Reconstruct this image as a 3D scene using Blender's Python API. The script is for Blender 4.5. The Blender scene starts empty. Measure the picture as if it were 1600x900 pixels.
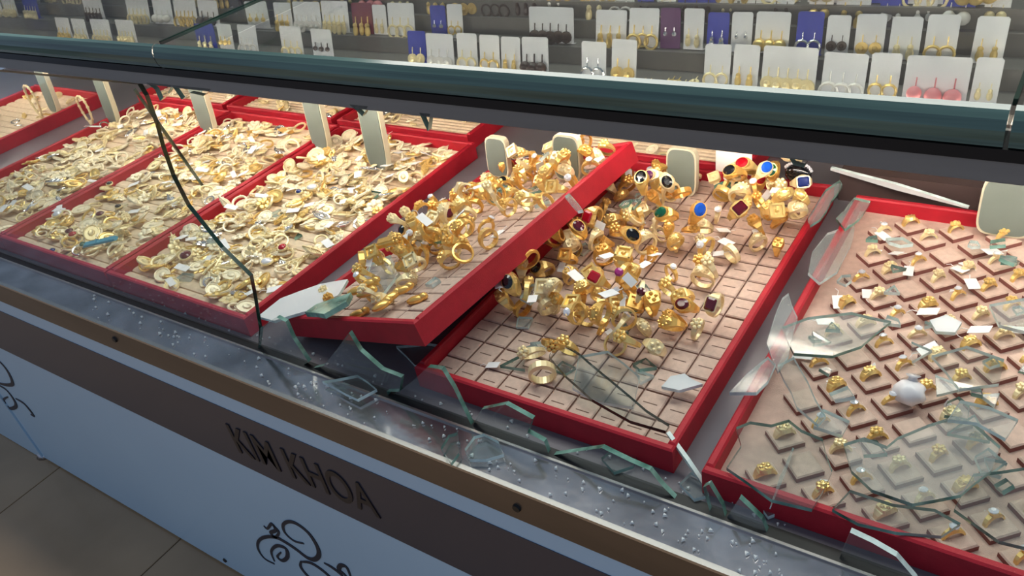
import bpy, math, random
import numpy as np
from mathutils import Vector, Matrix
random.seed(7)
rng = np.random.default_rng(7)
S = bpy.context.scene
COL = S.collection

# ---------------------------------------------------------------- camera (from the vanishing points of the counter)
U = 0.75                     # metres per working unit
BASE = 0.5625                # height of the steel ledge above the floor tiles
Cc = np.array([800., 450.])
VX = np.array([-1195., -33.]); VY = np.array([1870., -640.])
_a = VX - Cc; _b = VY - Cc
FPX = math.sqrt(-(_a @ _b))
_d1 = np.array([*_a, FPX]); _d2 = np.array([*_b, FPX])
_X = -_d1 / np.linalg.norm(_d1); _Y = _d2 / np.linalg.norm(_d2); _Z = np.cross(_X, _Y)
RW = np.stack([_X, _Y, _Z])
CAM = np.array([0., 0., BASE + 0.75 * U])
cam_d = bpy.data.cameras.new('camera'); cam_o = bpy.data.objects.new('camera', cam_d); COL.objects.link(cam_o)
cam_d.sensor_width = 36; cam_d.lens = 36 * FPX / 1600; cam_d.clip_start = 0.02
cam_o.matrix_world = Matrix(((RW[0, 0], -RW[0, 1], -RW[0, 2], CAM[0]), (RW[1, 0], -RW[1, 1], -RW[1, 2], CAM[1]),
                             (RW[2, 0], -RW[2, 1], -RW[2, 2], CAM[2]), (0, 0, 0, 1)))
S.camera = cam_o

# ---------------------------------------------------------------- world, lamps, exposure
w = bpy.data.worlds.new('room_light'); S.world = w; w.use_nodes = True
w.node_tree.nodes['Background'].inputs[0].default_value = (0.56, 0.72, 1.0, 1)
w.node_tree.nodes['Background'].inputs[1].default_value = 0.32
def area(name, loc, size, power, color, rot=(0, 0, 0)):
    l = bpy.data.lights.new(name, 'AREA'); l.shape = 'RECTANGLE'; l.size, l.size_y = size
    l.energy = power; l.color = color
    o = bpy.data.objects.new(name, l); o.location = loc; o.rotation_euler = rot; COL.objects.link(o)
area('ceiling_lamp_light', (-0.6, 1.2, 2.9), (3.4, 0.8), 70, (1.0, 0.95, 0.88))
S.view_settings.view_transform = 'Standard'; S.view_settings.look = 'None'
S.view_settings.exposure = 0.12; S.view_settings.gamma = 1.0; S.view_settings.use_curve_mapping = False
LED = 58.0                   # strength of the strips built into the case

# ---------------------------------------------------------------- pixel helpers (pixel -> direction; distance from the plane it touches)
def ray(u, v): return RW @ np.array([u - Cc[0], v - Cc[1], FPX])
def onz(u, v, z):            # z in units above the ledge
    d = ray(u, v); t = (BASE + z * U - CAM[2]) / d[2]; return CAM + d * t
def ony(u, v, y):            # y in units
    d = ray(u, v); t = (y * U - CAM[1]) / d[1]; return CAM + d * t
def W(x, y, z): return np.array([x * U, y * U, BASE + z * U])
def on_plane(u, v, p0, n):
    d = ray(u, v); t = ((p0 - CAM) @ n) / (d @ n); return CAM + d * t

# ---------------------------------------------------------------- materials
MATS = {}
def mat(name, col, rough=0.5, metal=0.0, var=0.0, vscale=40, emit=0, bump=0.0, bscale=200, coat=0, spec=0.5, trans=0, col2=None, stretch=None):
    m = bpy.data.materials.new(name); m.use_nodes = True; nt = m.node_tree; b = nt.nodes['Principled BSDF']
    b.inputs['Base Color'].default_value = (*col, 1); b.inputs['Roughness'].default_value = rough; b.inputs['Metallic'].default_value = metal
    b.inputs['Specular IOR Level'].default_value = spec
    if coat: b.inputs['Coat Weight'].default_value = coat; b.inputs['Coat Roughness'].default_value = 0.08
    if trans: b.inputs['Transmission Weight'].default_value = trans
    if emit: b.inputs['Emission Color'].default_value = (*col, 1); b.inputs['Emission Strength'].default_value = emit
    tc = nt.nodes.new('ShaderNodeTexCoord'); src = tc.outputs['Object']
    if stretch:
        mp = nt.nodes.new('ShaderNodeMapping'); mp.inputs['Scale'].default_value = stretch
        nt.links.new(src, mp.inputs[0]); src = mp.outputs[0]
    if var:
        n = nt.nodes.new('ShaderNodeTexNoise'); n.inputs['Scale'].default_value = vscale; n.inputs['Detail'].default_value = 4
        r = nt.nodes.new('ShaderNodeValToRGB')
        c2 = col2 or tuple(min(1, c * (1 + var)) for c in col); c1 = tuple(c * (1 - var) for c in col)
        r.color_ramp.elements[0].color = (*c1, 1); r.color_ramp.elements[1].color = (*c2, 1)
        r.color_ramp.elements[0].position = 0.3; r.color_ramp.elements[1].position = 0.7
        nt.links.new(src, n.inputs['Vector']); nt.links.new(n.outputs['Fac'], r.inputs[0]); nt.links.new(r.outputs[0], b.inputs['Base Color'])
    if bump:
        n = nt.nodes.new('ShaderNodeTexNoise'); n.inputs['Scale'].default_value = bscale; n.inputs['Detail'].default_value = 3
        bp = nt.nodes.new('ShaderNodeBump'); bp.inputs['Strength'].default_value = bump; bp.inputs['Distance'].default_value = 0.002
        nt.links.new(src, n.inputs['Vector']); nt.links.new(n.outputs['Fac'], bp.inputs['Height']); nt.links.new(bp.outputs[0], b.inputs['Normal'])
    MATS[name] = m; return m
def glass(name, tint, gloss_rough=0.03, haze=0.0, hazecol=(0.8, 0.9, 0.88)):
    """thin sheet glass: tinted see-through, mirror by Fresnel, a little diffuse haze"""
    m = bpy.data.materials.new(name); m.use_nodes = True; nt = m.node_tree
    for n in list(nt.nodes): nt.nodes.remove(n)
    out = nt.nodes.new('ShaderNodeOutputMaterial'); mix = nt.nodes.new('ShaderNodeMixShader')
    tr = nt.nodes.new('ShaderNodeBsdfTransparent'); gl = nt.nodes.new('ShaderNodeBsdfGlossy'); lw = nt.nodes.new('ShaderNodeLayerWeight')
    lw.inputs[0].default_value = 0.5; pw = nt.nodes.new('ShaderNodeMath'); pw.operation = 'POWER'; pw.inputs[1].default_value = 4.5
    fr = nt.nodes.new('ShaderNodeMath'); fr.operation = 'MULTIPLY_ADD'; fr.inputs[1].default_value = 0.85; fr.inputs[2].default_value = 0.04
    nt.links.new(lw.outputs['Facing'], pw.inputs[0]); nt.links.new(pw.outputs[0], fr.inputs[0])
    tr.inputs[0].default_value = (*tint, 1); gl.inputs['Roughness'].default_value = gloss_rough
    nt.links.new(fr.outputs[0], mix.inputs[0]); nt.links.new(gl.outputs[0], mix.inputs[2])
    if haze:
        df = nt.nodes.new('ShaderNodeBsdfDiffuse'); df.inputs[0].default_value = (*hazecol, 1)
        m2 = nt.nodes.new('ShaderNodeMixShader'); m2.inputs[0].default_value = haze
        nt.links.new(tr.outputs[0], m2.inputs[1]); nt.links.new(df.outputs[0], m2.inputs[2]); nt.links.new(m2.outputs[0], mix.inputs[1])
    else: nt.links.new(tr.outputs[0], mix.inputs[1])
    nt.links.new(mix.outputs[0], out.inputs[0]); MATS[name] = m; return m
mat('gold', (0.95, 0.66, 0.24), 0.30, 0.60, 0.10, 120)
mat('gold_pale', (0.97, 0.78, 0.45), 0.36, 0.32, 0.10, 120)
mat('gold_deep', (0.90, 0.54, 0.15), 0.28, 0.65, 0.12, 120)
mat('gold_cream', (0.97, 0.83, 0.60), 0.4, 0.2, 0.08, 120)
mat('silver', (0.85, 0.84, 0.84), 0.22, 0.9)
for n, c in dict(gem_red=(0.42, 0.004, 0.015), gem_maroon=(0.10, 0.004, 0.012), gem_black=(0.006, 0.006, 0.008), gem_blue=(0.01, 0.09, 0.55), gem_navy=(0.006, 0.02, 0.16),
                 gem_green=(0.005, 0.10, 0.05), gem_pink=(0.45, 0.03, 0.22), gem_teal=(0.02, 0.25, 0.36), gem_violet=(0.10, 0.02, 0.10)).items():
    mat(n, c, 0.08, 0, coat=0.6)
mat('gem_clear', (0.90, 0.90, 0.95), 0.06, 0.25, coat=0.8)
mat('red_velvet', (0.42, 0.006, 0.020), 0.6, 0, 0.10, 60, bump=0.15, bscale=900)
mat('red_rim', (0.60, 0.05, 0.07), 0.5, 0, 0.10, 60)
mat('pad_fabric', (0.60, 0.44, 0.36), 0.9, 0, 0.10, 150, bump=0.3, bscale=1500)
mat('pad_bed', (0.56, 0.39, 0.32), 0.9, 0, 0.10, 100, bump=0.3, bscale=1200)
mat('foam_roll', (0.76, 0.60, 0.42), 0.9, 0, 0.12, 120, bump=0.3, bscale=1200)
mat('pad_side_shade', (0.25, 0.095, 0.08), 0.9)  # shade on the diamond pads' sides, painted in as dark maroon
mat('pad_flank_shade', (0.36, 0.22, 0.175), 0.9)  # lighter painted-in shade for the sides of the grid pads
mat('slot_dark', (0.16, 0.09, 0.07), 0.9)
mat('steel', (0.46, 0.44, 0.46), 0.15, 0.95, 0.35, 14, bump=0.25, bscale=25)
mat('steel_edge', (0.55, 0.52, 0.49), 0.25, 0.9)
mat('bronze_steel', (0.19, 0.155, 0.125), 0.32, 0.75, 0.18, 5, stretch=(0.6, 1, 3))
mat('white_panel', (0.56, 0.79, 0.98), 0.28, 0, 0.03, 3, coat=0.2)
mat('stripe_dark', (0.040, 0.041, 0.068), 0.3, 0, 0.05, 4, coat=0.2)
mat('letter_dark', (0.016, 0.012, 0.016), 0.4)
mat('ornament_ink', (0.012, 0.018, 0.04), 0.4)
mat('case_floor', (0.17, 0.16, 0.18), 0.28, 0.15, 0.10, 12)
mat('back_brown', (0.075, 0.05, 0.047), 0.4, 0, 0.15, 5)
mat('black_rubber', (0.008, 0.008, 0.009), 0.4)
mat('bar_metal', (0.30, 0.285, 0.265), 0.45, 0.2, 0.2, 4, stretch=(0.4, 1, 6))
mat('led', (1.0, 0.88, 0.75), emit=LED * 0.9)
mat('led_soft', (1.0, 0.89, 0.77), emit=LED * 1.05)
mat('tile', (0.42, 0.275, 0.155), 0.25, 0, 0.14, 5, coat=0.15)
mat('wall_paint', (0.20, 0.175, 0.15), 0.7, 0, 0.05, 2)
mat('grout', (0.12, 0.10, 0.085), 0.8, 0, 0.1, 20)
mat('glass_edge', (0.03, 0.20, 0.14), 0.12, 0, 0.6, 40, col2=(0.28, 0.50, 0.42), coat=0.5)
mat('glass_edge_dark', (0.008, 0.035, 0.024), 0.10, 0, 0.3, 25, coat=0.5)
mat('glass_edge_white', (0.62, 0.74, 0.72), 0.15, 0, 0.3, 60)
mat('top_edge', (0.06, 0.135, 0.11), 0.14, 0, 0.5, 6, col2=(0.14, 0.25, 0.205), coat=0.4, stretch=(0.5, 1, 22))
mat('card_white', (0.90, 0.89, 0.90), 0.6, 0, 0.03, 30)
mat('card_blue', (0.012, 0.03, 0.42), 0.45)
mat('card_purple', (0.13, 0.03, 0.14), 0.5)
mat('card_maroon', (0.20, 0.015, 0.04), 0.5)
mat('paper', (0.86, 0.85, 0.85), 0.6, 0, 0.03, 80)
mat('tissue', (0.88, 0.84, 0.84), 0.35, 0, 0.05, 80, coat=0.3)
mat('rack_grey', (0.17, 0.155, 0.145), 0.4, 0, 0.08, 10)
mat('stand_grey', (0.17, 0.20, 0.175), 0.5, 0, 0.05, 30)
mat('stand_cream', (0.66, 0.60, 0.44), 0.5)
mat('bead_pink', (0.75, 0.25, 0.27), 0.35); mat('bead_pearl', (0.85, 0.80, 0.74), 0.2, coat=0.5); mat('bead_dark', (0.05, 0.025, 0.02), 0.3)
mat('ribbon_teal', (0.03, 0.28, 0.42), 0.35)
glass('pane_clear', (0.96, 0.982, 0.976)); glass('pane_top', (0.86, 0.90, 0.885), 0.04)
glass('shard_clear', (0.965, 0.99, 0.983), 0.05, 0.02); glass('shard_hazy', (0.95, 0.985, 0.975), 0.12, 0.12, (0.80, 0.84, 0.84))
glass('shard_white', (0.9, 0.95, 0.95), 0.2, 0.62, (0.86, 0.88, 0.90))

# ---------------------------------------------------------------- mesh helpers
class MB:
    def __init__(s): s.v = []; s.f = []; s.m = []
    def add(s, vs, fs, mi=0, M=None):
        o = len(s.v)
        for p in vs:
            p = Vector(p); s.v.append(tuple(M @ p) if M is not None else tuple(p))
        for f in fs: s.f.append(tuple(i + o for i in f)); s.m.append(mi)
        return s
    def box(s, lo, hi, mi=0, M=None, bev=0.0):
        x0, y0, z0 = lo; x1, y1, z1 = hi
        if not bev:
            vs = [(x0, y0, z0), (x1, y0, z0), (x1, y1, z0), (x0, y1, z0), (x0, y0, z1), (x1, y0, z1), (x1, y1, z1), (x0, y1, z1)]
            fs = [(0, 3, 2, 1), (4, 5, 6, 7), (0, 1, 5, 4), (1, 2, 6, 5), (2, 3, 7, 6), (3, 0, 4, 7)]
        else:                                  # chamfered top rim
            b = bev
            vs = [(x0, y0, z0), (x1, y0, z0), (x1, y1, z0), (x0, y1, z0), (x0, y0, z1 - b), (x1, y0, z1 - b), (x1, y1, z1 - b), (x0, y1, z1 - b),
                  (x0 + b, y0 + b, z1), (x1 - b, y0 + b, z1), (x1 - b, y1 - b, z1), (x0 + b, y1 - b, z1)]
            fs = [(0, 3, 2, 1), (8, 9, 10, 11)] + [(i, (i + 1) % 4, 4 + (i + 1) % 4, 4 + i) for i in range(4)] + [(4 + i, 4 + (i + 1) % 4, 8 + (i + 1) % 4, 8 + i) for i in range(4)]
        return s.add(vs, fs, mi, M)
    def tube(s, pts, r, n=6, mi=0, closed=False, M=None):
        pts = [Vector(p) for p in pts]; vs = []; fs = []; N = len(pts); up = None
        for i, p in enumerate(pts):
            a = pts[(i - 1) % N] if (closed or i > 0) else p; b = pts[(i + 1) % N] if (closed or i < N - 1) else p
            t = (b - a).normalized()
            if up is None: up = t.orthogonal().normalized()
            up = (up - t * up.dot(t)).normalized(); sd = t.cross(up)
            rr = r[i] if hasattr(r, '__len__') else r
            for k in range(n):
                an = 2 * math.pi * k / n; vs.append(p + up * (rr * math.cos(an)) + sd * (rr * math.sin(an)))
        for i in range(N if closed else N - 1):
            j = (i + 1) % N
            for k in range(n): l = (k + 1) % n; fs.append((i * n + k, i * n + l, j * n + l, j * n + k))
        if not closed: fs.append(tuple(range(n - 1, -1, -1))); fs.append(tuple((N - 1) * n + k for k in range(n)))
        return s.add(vs, fs, mi, M)
    def prism(s, poly, z0, z1, mi=0, ms=None, M=None, inset=0.0):
        n = len(poly); ms = mi if ms is None else ms
        cx = sum(p[0] for p in poly) / n; cy = sum(p[1] for p in poly) / n
        top = [((p[0] - cx) * (1 - inset) + cx, (p[1] - cy) * (1 - inset) + cy, z1) for p in poly]
        vs = [(p[0], p[1], z0) for p in poly] + top
        s.add(vs, [tuple(range(n - 1, -1, -1)), tuple(range(n, 2 * n))], mi, M)
        return s.add(vs, [(i, (i + 1) % n, n + (i + 1) % n, n + i) for i in range(n)], ms, M)
    def ball(s, c, r, seg=8, rings=5, mi=0, sc=(1, 1, 1), M=None):
        vs = [(c[0], c[1], c[2] + r * sc[2])]; fs = []
        for i in range(1, rings):
            th = math.pi * i / rings
            for k in range(seg):
                ph = 2 * math.pi * k / seg
                vs.append((c[0] + r * sc[0] * math.sin(th) * math.cos(ph), c[1] + r * sc[1] * math.sin(th) * math.sin(ph), c[2] + r * sc[2] * math.cos(th)))
        vs.append((c[0], c[1], c[2] - r * sc[2])); e = len(vs) - 1
        for k in range(seg):
            l = (k + 1) % seg; fs.append((0, 1 + k, 1 + l)); fs.append((e, e - seg + l, e - seg + k))
            for i in range(rings - 2): a = 1 + i * seg; fs.append((a + k, a + seg + k, a + seg + l, a + l))
        return s.add(vs, fs, mi, M)
    def mesh(s, name, mats, smooth=False):
        m = bpy.data.meshes.new(name); m.from_pydata(s.v, [], s.f); m.validate()
        for x in ([mats] if isinstance(mats, str) else mats): m.materials.append(MATS[x])
        if len(m.polygons) == len(s.m): m.polygons.foreach_set('material_index', s.m)
        if smooth: m.polygons.foreach_set('use_smooth', [True] * len(m.polygons))
        m.update(); return m
def obj(name, mesh, parent=None, M=None):
    o = bpy.data.objects.new(name, mesh); COL.objects.link(o)
    if parent: o.parent = parent
    if M is not None: o.matrix_local = M
    return o
def part(name, mb, mats, parent, smooth=False): return obj(name, mb.mesh(name, mats, smooth), parent)
def tag(o, label, cat, group=None, kind=None):
    o['label'] = label; o['category'] = cat
    if group: o['group'] = group
    if kind: o['kind'] = kind
    return o
def thing(name, label, cat, M=None, group=None, mesh=None):
    o = obj(name, mesh, None, M); return tag(o, label, cat, group)
def bx(lo, hi, mi=0, bev=0):                      # world box given in units relative to the ledge
    a = W(*lo); b = W(*hi); return MB().box(tuple(a), tuple(b), mi, bev=bev)
def catmull(P, n=6):
    P = [np.array(p, float) for p in P]; out = []
    for i in range(len(P) - 1):
        p0 = P[max(i - 1, 0)]; p1 = P[i]; p2 = P[i + 1]; p3 = P[min(i + 2, len(P) - 1)]
        for k in range(n):
            t = k / n; out.append(0.5 * ((2 * p1) + (-p0 + p2) * t + (2 * p0 - 5 * p1 + 4 * p2 - p3) * t * t + (-p0 + 3 * p1 - 3 * p2 + p3) * t ** 3))
    out.append(P[-1]); return out

# ================================================================ SETTING
XL, XR = -3.4, 0.75                                # length of the counter in units
fl = obj('floor', MB().box((-4.5, -3.0, -0.06), (3.0, 4.0, -0.003)).mesh('floor', 'grout')); fl['kind'] = 'structure'
wb = obj('wall_back', MB().box((-9.0, 3.2, 0.0), (5.0, 3.3, 3.2)).mesh('wall_back', 'wall_paint')); wb['kind'] = 'structure'
TS = 0.42
tile_me = MB().box((0.0015, 0.0015, -0.003), (TS - 0.0015, TS - 0.0015, 0.0), bev=0.001).mesh('tile', 'tile')
tx0 = onz(80, 740, -0.75)[0]
for i in range(-4, 9):
    for j in range(-4, 2): obj('tile', tile_me, fl, Matrix.Translation((tx0 + i * TS, 0.36 - 0.02 + (j - 1) * TS + 0.06, 0)))

# ================================================================ THE SHOWCASE
YF, YC = 0.499, 0.56                               # front face and glass channel
XS = -2.245                                        # joint to the neighbouring cabinet
case = thing('display_case', 'long glass jewellery counter with broken front glass, steel ledge and pale panels', 'display case', Matrix.Translation((0, 0, 0)))
def P_(name, mb, mats, smooth=False, par=None): return part(name, mb, mats, par or case, smooth)
body = MB(); body.box(tuple(W(XL, 0.53, -0.70)), tuple(W(XR, 1.66, -0.012))); P_('cabinet_body', body, 'back_brown')
P_('plinth', bx((XL, 0.525, -0.75), (XR, 1.6, -0.70)), 'black_rubber')
P_('base_panel', bx((XS + .003, YF, -0.742), (XR, 0.53, -0.252)), 'white_panel')
P_('base_panel', bx((XL, YF - .004, -0.747), (XS - .003, 0.53, -0.252)), 'white_panel')
P_('dark_stripe', bx((XL, YF - .002, -0.252), (XR, 0.53, -0.099)), 'stripe_dark')
P_('pale_strip', bx((XL, YF - .001, -0.099), (XR, 0.53, -0.060)), 'white_panel')
P_('fascia', bx((XL, YF - .003, -0.060), (XR, 0.53, -0.002)), 'bronze_steel')
P_('ledge_edge', bx((XL, YF - .005, -0.004), (XR, YF + .002, 0.0006), 0), 'steel_edge')
P_('ledge', bx((XL, YF - .001, -0.006), (XR, YC - .004, 0.0)), 'steel')
P_('glass_channel', bx((XL, YC - .004, -0.006), (XR, YC + .012, 0.0015)), 'black_rubber')
P_('channel_lip', bx((XL, YC - .0075, -0.004), (XR, YC - .004, 0.003)), 'steel_edge')
P_('case_floor', bx((XL, YC + .012, -0.012), (XR, 1.66, 0.0)), 'case_floor')
P_('back_panel', bx((XL, 1.64, 0.0), (XR, 1.66, 0.478)), 'back_brown')
P_('rear_riser', bx((-.30, 1.275, 0.0), (XR, 1.635, 0.055)), 'back_brown')
foot = MB()                                        # levelling foot at the cabinet joint
foot.tube([tuple(W(XS - .02, 0.515, -0.75)), tuple(W(XS - .02, 0.515, -0.735))], [0.022, 0.016], 12); P_('levelling_foot', foot, 'steel', True)
# top glass, its rubber seat and the light bar under its front edge
ZG0, ZG1 = 0.474, 0.504
seam_x = onz(330, 30, ZG1)[0] / U
for a, b in ((XL, seam_x - .0012), (seam_x + .0012, -0.032), (-0.029, XR)):
    g = MB(); lo = W(a, YC - .004, ZG0); hi = W(b, 1.66, ZG1)
    n = 6; y0, z0, z1 = lo[1], lo[2], hi[2]; rr = (z1 - z0) / 2
    prof = [(y0 + rr * 0.55 * (1 - math.sin(math.pi * k / n)), z0 + rr - rr * math.cos(math.pi * k / n)) for k in range(n + 1)]
    for k in range(n):
        p, q = prof[k], prof[k + 1]
        g.add([(lo[0], *p), (hi[0], *p), (hi[0], *q), (lo[0], *q)], [(0, 1, 2, 3)], 1)
    yb = hi[1]
    g.add([(lo[0], prof[0][0], z0), (hi[0], prof[0][0], z0), (hi[0], yb, z0), (lo[0], yb, z0)], [(3, 2, 1, 0)], 0)
    g.add([(lo[0], prof[n][0], z1), (hi[0], prof[n][0], z1), (hi[0], yb, z1), (lo[0], yb, z1)], [(0, 1, 2, 3)], 0)
    for xx in (lo[0], hi[0]): g.add([(xx, prof[n][0], z0), (xx, yb, z0), (xx, yb, z1), (xx, prof[n][0], z1)], [(0, 1, 2, 3)], 2)
    P_('top_glass', g, ['pane_top', 'top_edge', 'pane_clear'], False)
for xx in (seam_x, -0.0305): P_('glass_seam', bx((xx - .0014, YC + .012, ZG1 - .004), (xx + .0014, 1.66, ZG1 + .0006)), 'glass_edge_dark')
P_('rubber_seat', bx((XL, YC + .001, 0.465), (XR, YC + .03, ZG0)), 'black_rubber')
bar = P_('light_bar', bx((XL, YC + .002, 0.452), (XR, YC + .026, 0.465)).box(tuple(W(XL, YC + .002, 0.449)), tuple(W(XR, YC + .034, 0.452))), 'bar_metal')
part('led_strip', bx((XL, YC + .026, 0.453), (XR, YC + .028, 0.464)), 'led_soft', bar)
# rear shelf with its own strip
ZS = 0.262
sh = MB(); lo = W(XL, 1.035, ZS - .010); hi = W(XR, 1.64, ZS)
sh.box(tuple(lo), tuple(hi)); shelf = P_('glass_shelf', sh, 'pane_clear')
part('shelf_rail', bx((XL, 1.030, ZS - .024), (XR, 1.045, ZS + .002)), 'bar_metal', shelf)
part('led_strip', bx((XL, 1.045, ZS - .024), (XR, 1.052, ZS - .012)), 'led', shelf)
# screws
def screw(u, v, y, mi='black_rubber'):
    p = ony(u, v, y); m = MB(); m.tube([(p[0], p[1] + .002, p[2]), (p[0], p[1] - .0025, p[2])], [0.0052, 0.0040], 10); P_('screw', m, mi, False)
screw(180, 530, YF - .003); screw(808, 793, YF - .003); screw(352, 875, YF); screw(35, 687, YF)
# lettering on the dark stripe
cu = bpy.data.curves.new('lettering', 'FONT'); cu.body = 'KIM KHOA'; cu.extrude = 0.0006; cu.offset = 0.010; cu.size = 1.0
tmp = bpy.data.objects.new('lettering_tmp', cu); COL.objects.link(tmp)
me = bpy.data.meshes.new_from_object(tmp.evaluated_get(bpy.context.evaluated_depsgraph_get())); bpy.data.objects.remove(tmp)
xs = [v.co.x for v in me.vertices]; ys = [v.co.y for v in me.vertices]
pa = ony(372, 700, YF - .002); pb = ony(590, 795, YF - .002)
sx = (pb[0] - pa[0]) / (max(xs) - min(xs)); zt = BASE - 0.140 * U; zb = BASE - 0.212 * U; sz = (zt - zb) / (max(ys) - min(ys))
for v in me.vertices:
    x, y, z = v.co; v.co = (pa[0] + (x - min(xs)) * sx, YF * U - .0022 + (-.0006 if z > 0 else .001), zb + (y - min(ys)) * sz)
me.materials.append(MATS['letter_dark']); o = obj('lettering', me, case); o['label'] = 'dark letters reading KIM KHOA'
# painted scrolls
def ribbon(px, wmax, dx=0.0):
    pts = [ony(p[0], p[1], YF) for p in catmull(px, 7)]
    m = MB(); n = len(pts); y = YF * U - .0012; L = []; R_ = []
    for i in range(n):
        t = pts[min(i + 1, n - 1)] - pts[max(i - 1, 0)]; t = t / (np.linalg.norm(t) + 1e-9); nx, nz = -t[2], t[0]
        ww = wmax * (0.35 + 0.65 * math.sin(math.pi * min(1, max(0, i / (n - 1)))))
        L.append((pts[i][0] + dx + nx * ww, y, pts[i][2] + nz * ww)); R_.append((pts[i][0] + dx - nx * ww, y, pts[i][2] - nz * ww))
    vs = L + R_; vs += [(p[0], y + .0012, p[2]) for p in vs]
    fs = []
    for i in range(n - 1):
        fs += [(i, i + 1, n + i + 1, n + i), (i, 2 * n + i, 2 * n + i + 1, i + 1), (n + i, n + i + 1, 3 * n + i + 1, 3 * n + i)]
    m.add(vs, fs); P_('scroll_ornament', m, 'ornament_ink')
def c6(L): return [(400 + x / 3.6, 650 + y / 3.6) for x, y in L]
def c1(L): return [(x / 4, 425 + y / 4) for x, y in L]
scr = [(c6([(270, 715), (215, 700), (165, 655), (155, 610), (190, 592), (240, 610), (300, 660), (345, 730), (355, 780), (330, 805), (290, 795), (230, 750), (170, 710), (110, 680), (50, 680), (15, 705), (15, 750), (50, 800), (105, 830)]), .0040),
       (c6([(45, 615), (65, 632), (90, 605), (112, 640), (85, 655), (110, 680), (130, 650), (100, 612)]), .0032),
       (c6([(105, 815), (88, 760), (120, 728), (170, 745), (178, 790), (150, 812), (122, 790), (142, 765)]), .0036),
       (c6([(255, 815), (255, 850), (300, 905), (370, 960), (420, 1000)]), .0036), (c6([(255, 818), (310, 825), (380, 870), (440, 930), (470, 1000)]), .0036),
       (c6([(385, 825), (430, 850), (480, 890), (520, 940)]), .0034), (c6([(535, 905), (512, 850), (480, 838), (468, 862), (500, 890), (530, 930)]), .0038)]
for p, w_ in scr: ribbon(p, w_)
for p in ([(-60, 520), (0, 560), (50, 620), (80, 690), (60, 705), (0, 695), (-60, 660)], [(-20, 700), (40, 735), (90, 800), (100, 840), (60, 850), (25, 800), (50, 780)], [(100, 790), (150, 820), (190, 865), (212, 897), (195, 890)]):
    ribbon(c1(p), .0042)

# ================================================================ TRAYS
class Tray: pass
TRAYS = {}
WALL = 0.008; TH = 0.038 * U; PZ = 0.019 * U
def make_tray(key, M, w, l, label, style):
    t = Tray(); t.M = M; t.w = w; t.l = l; t.Mi = M.inverted(); t.key = key; TRAYS[key] = t
    root = thing('jewellery_tray', label, 'tray', M, 'red jewellery trays in the counter'); t.root = root
    part('tray_base', MB().box((WALL, WALL, 0.0), (w - WALL, l - WALL, 0.006)), 'red_velvet', root)
    def wall(a, b):
        part('tray_wall', MB().box(a, b, bev=0.0018), 'red_velvet', root)
    wall((0, 0, 0), (w, WALL, TH)); wall((0, l - WALL, 0), (w, l, TH)); wall((0, WALL, 0), (WALL, l - WALL, TH)); wall((w - WALL, WALL, 0), (w, l - WALL, TH))
    part('pad_bed', MB().box((WALL, WALL, 0.006), (w - WALL, l - WALL, PZ - 0.004)), 'pad_bed', root)
    t.top = PZ
    if style == 'diamond':
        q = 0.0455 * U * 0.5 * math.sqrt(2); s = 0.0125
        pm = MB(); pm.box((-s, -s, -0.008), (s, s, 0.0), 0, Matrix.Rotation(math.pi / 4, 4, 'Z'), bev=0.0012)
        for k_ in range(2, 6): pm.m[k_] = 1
        pme = pm.mesh('pad', ['pad_fabric', 'pad_side_shade']); t.pads = []
        o0 = t.Mi @ Vector(onz(1382, 543, 0.019))
        for i in range(-24, 25):
            for j in range(-24, 25):
                x = o0.x + (i + j) * q * 0.98; y = o0.y + (j - i) * q * 1.05
                if 0.022 < x < w - .022 and 0.022 < y < l - .022:
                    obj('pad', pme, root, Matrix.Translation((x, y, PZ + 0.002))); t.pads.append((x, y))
        t.top = PZ + 0.002
    elif style == 'grid':
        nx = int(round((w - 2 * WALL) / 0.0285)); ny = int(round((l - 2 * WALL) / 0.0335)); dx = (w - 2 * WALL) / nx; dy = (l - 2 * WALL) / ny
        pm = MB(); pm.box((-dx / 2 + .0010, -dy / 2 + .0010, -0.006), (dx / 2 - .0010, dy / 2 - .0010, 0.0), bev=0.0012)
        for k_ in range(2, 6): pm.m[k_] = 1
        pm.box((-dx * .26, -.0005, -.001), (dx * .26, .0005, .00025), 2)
        pme = pm.mesh('pad', ['pad_fabric', 'pad_flank_shade', 'slot_dark'])
        for i in range(nx):
            for j in range(ny): obj('pad', pme, root, Matrix.Translation((WALL + (i + .5) * dx, WALL + (j + .5) * dy, PZ + random.uniform(-.0006, .0006))))
    else:
        n = 22; dy = (l - 2 * WALL) / n
        pr = [(0, -dy / 2 + .0006, -.004), (0, -dy / 2 + .0012, -.0015), (0, -dy / 4, 0), (0, dy / 4, 0), (0, dy / 2 - .0012, -.0015), (0, dy / 2 - .0006, -.004)]
        m = MB(); vs = [(WALL + .001, p[1], p[2]) for p in pr] + [(w - WALL - .001, p[1], p[2]) for p in pr]
        m.add(vs, [(i, i + 6, i + 7, i + 1) for i in range(5)] + [tuple(range(6)), tuple(range(11, 5, -1))])
        pme = m.mesh('foam_roll', 'foam_roll')
        for j in range(n): obj('foam_roll', pme, root, Matrix.Translation((0, WALL + (j + .5) * dy, PZ)))
    # height field for heaping things
    t.cell = 0.003; t.H = np.full((int(w / t.cell) + 2, int(l / t.cell) + 2), t.top)
    n_ = M.to_3x3() @ Vector((0, 0, 1)); t.n = np.array(n_); t.p0 = np.array(M @ Vector((0, 0, t.top + .004)))
    return t
def flat(x0, y0, yaw=0): return Matrix.Translation(Vector(W(x0, y0, 0.0005))) @ Matrix.Rotation(yaw, 4, 'Z')
make_tray('T0', flat(-2.865, .585), .39 * U, .66 * U, 'red tray standing apart across a bare gap from the brooch trays', 'roll')
make_tray('T1', flat(-2.243, .580), .388 * U, .662 * U, 'red tray of gold brooches next to the bare gap of case floor', 'roll')
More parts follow.
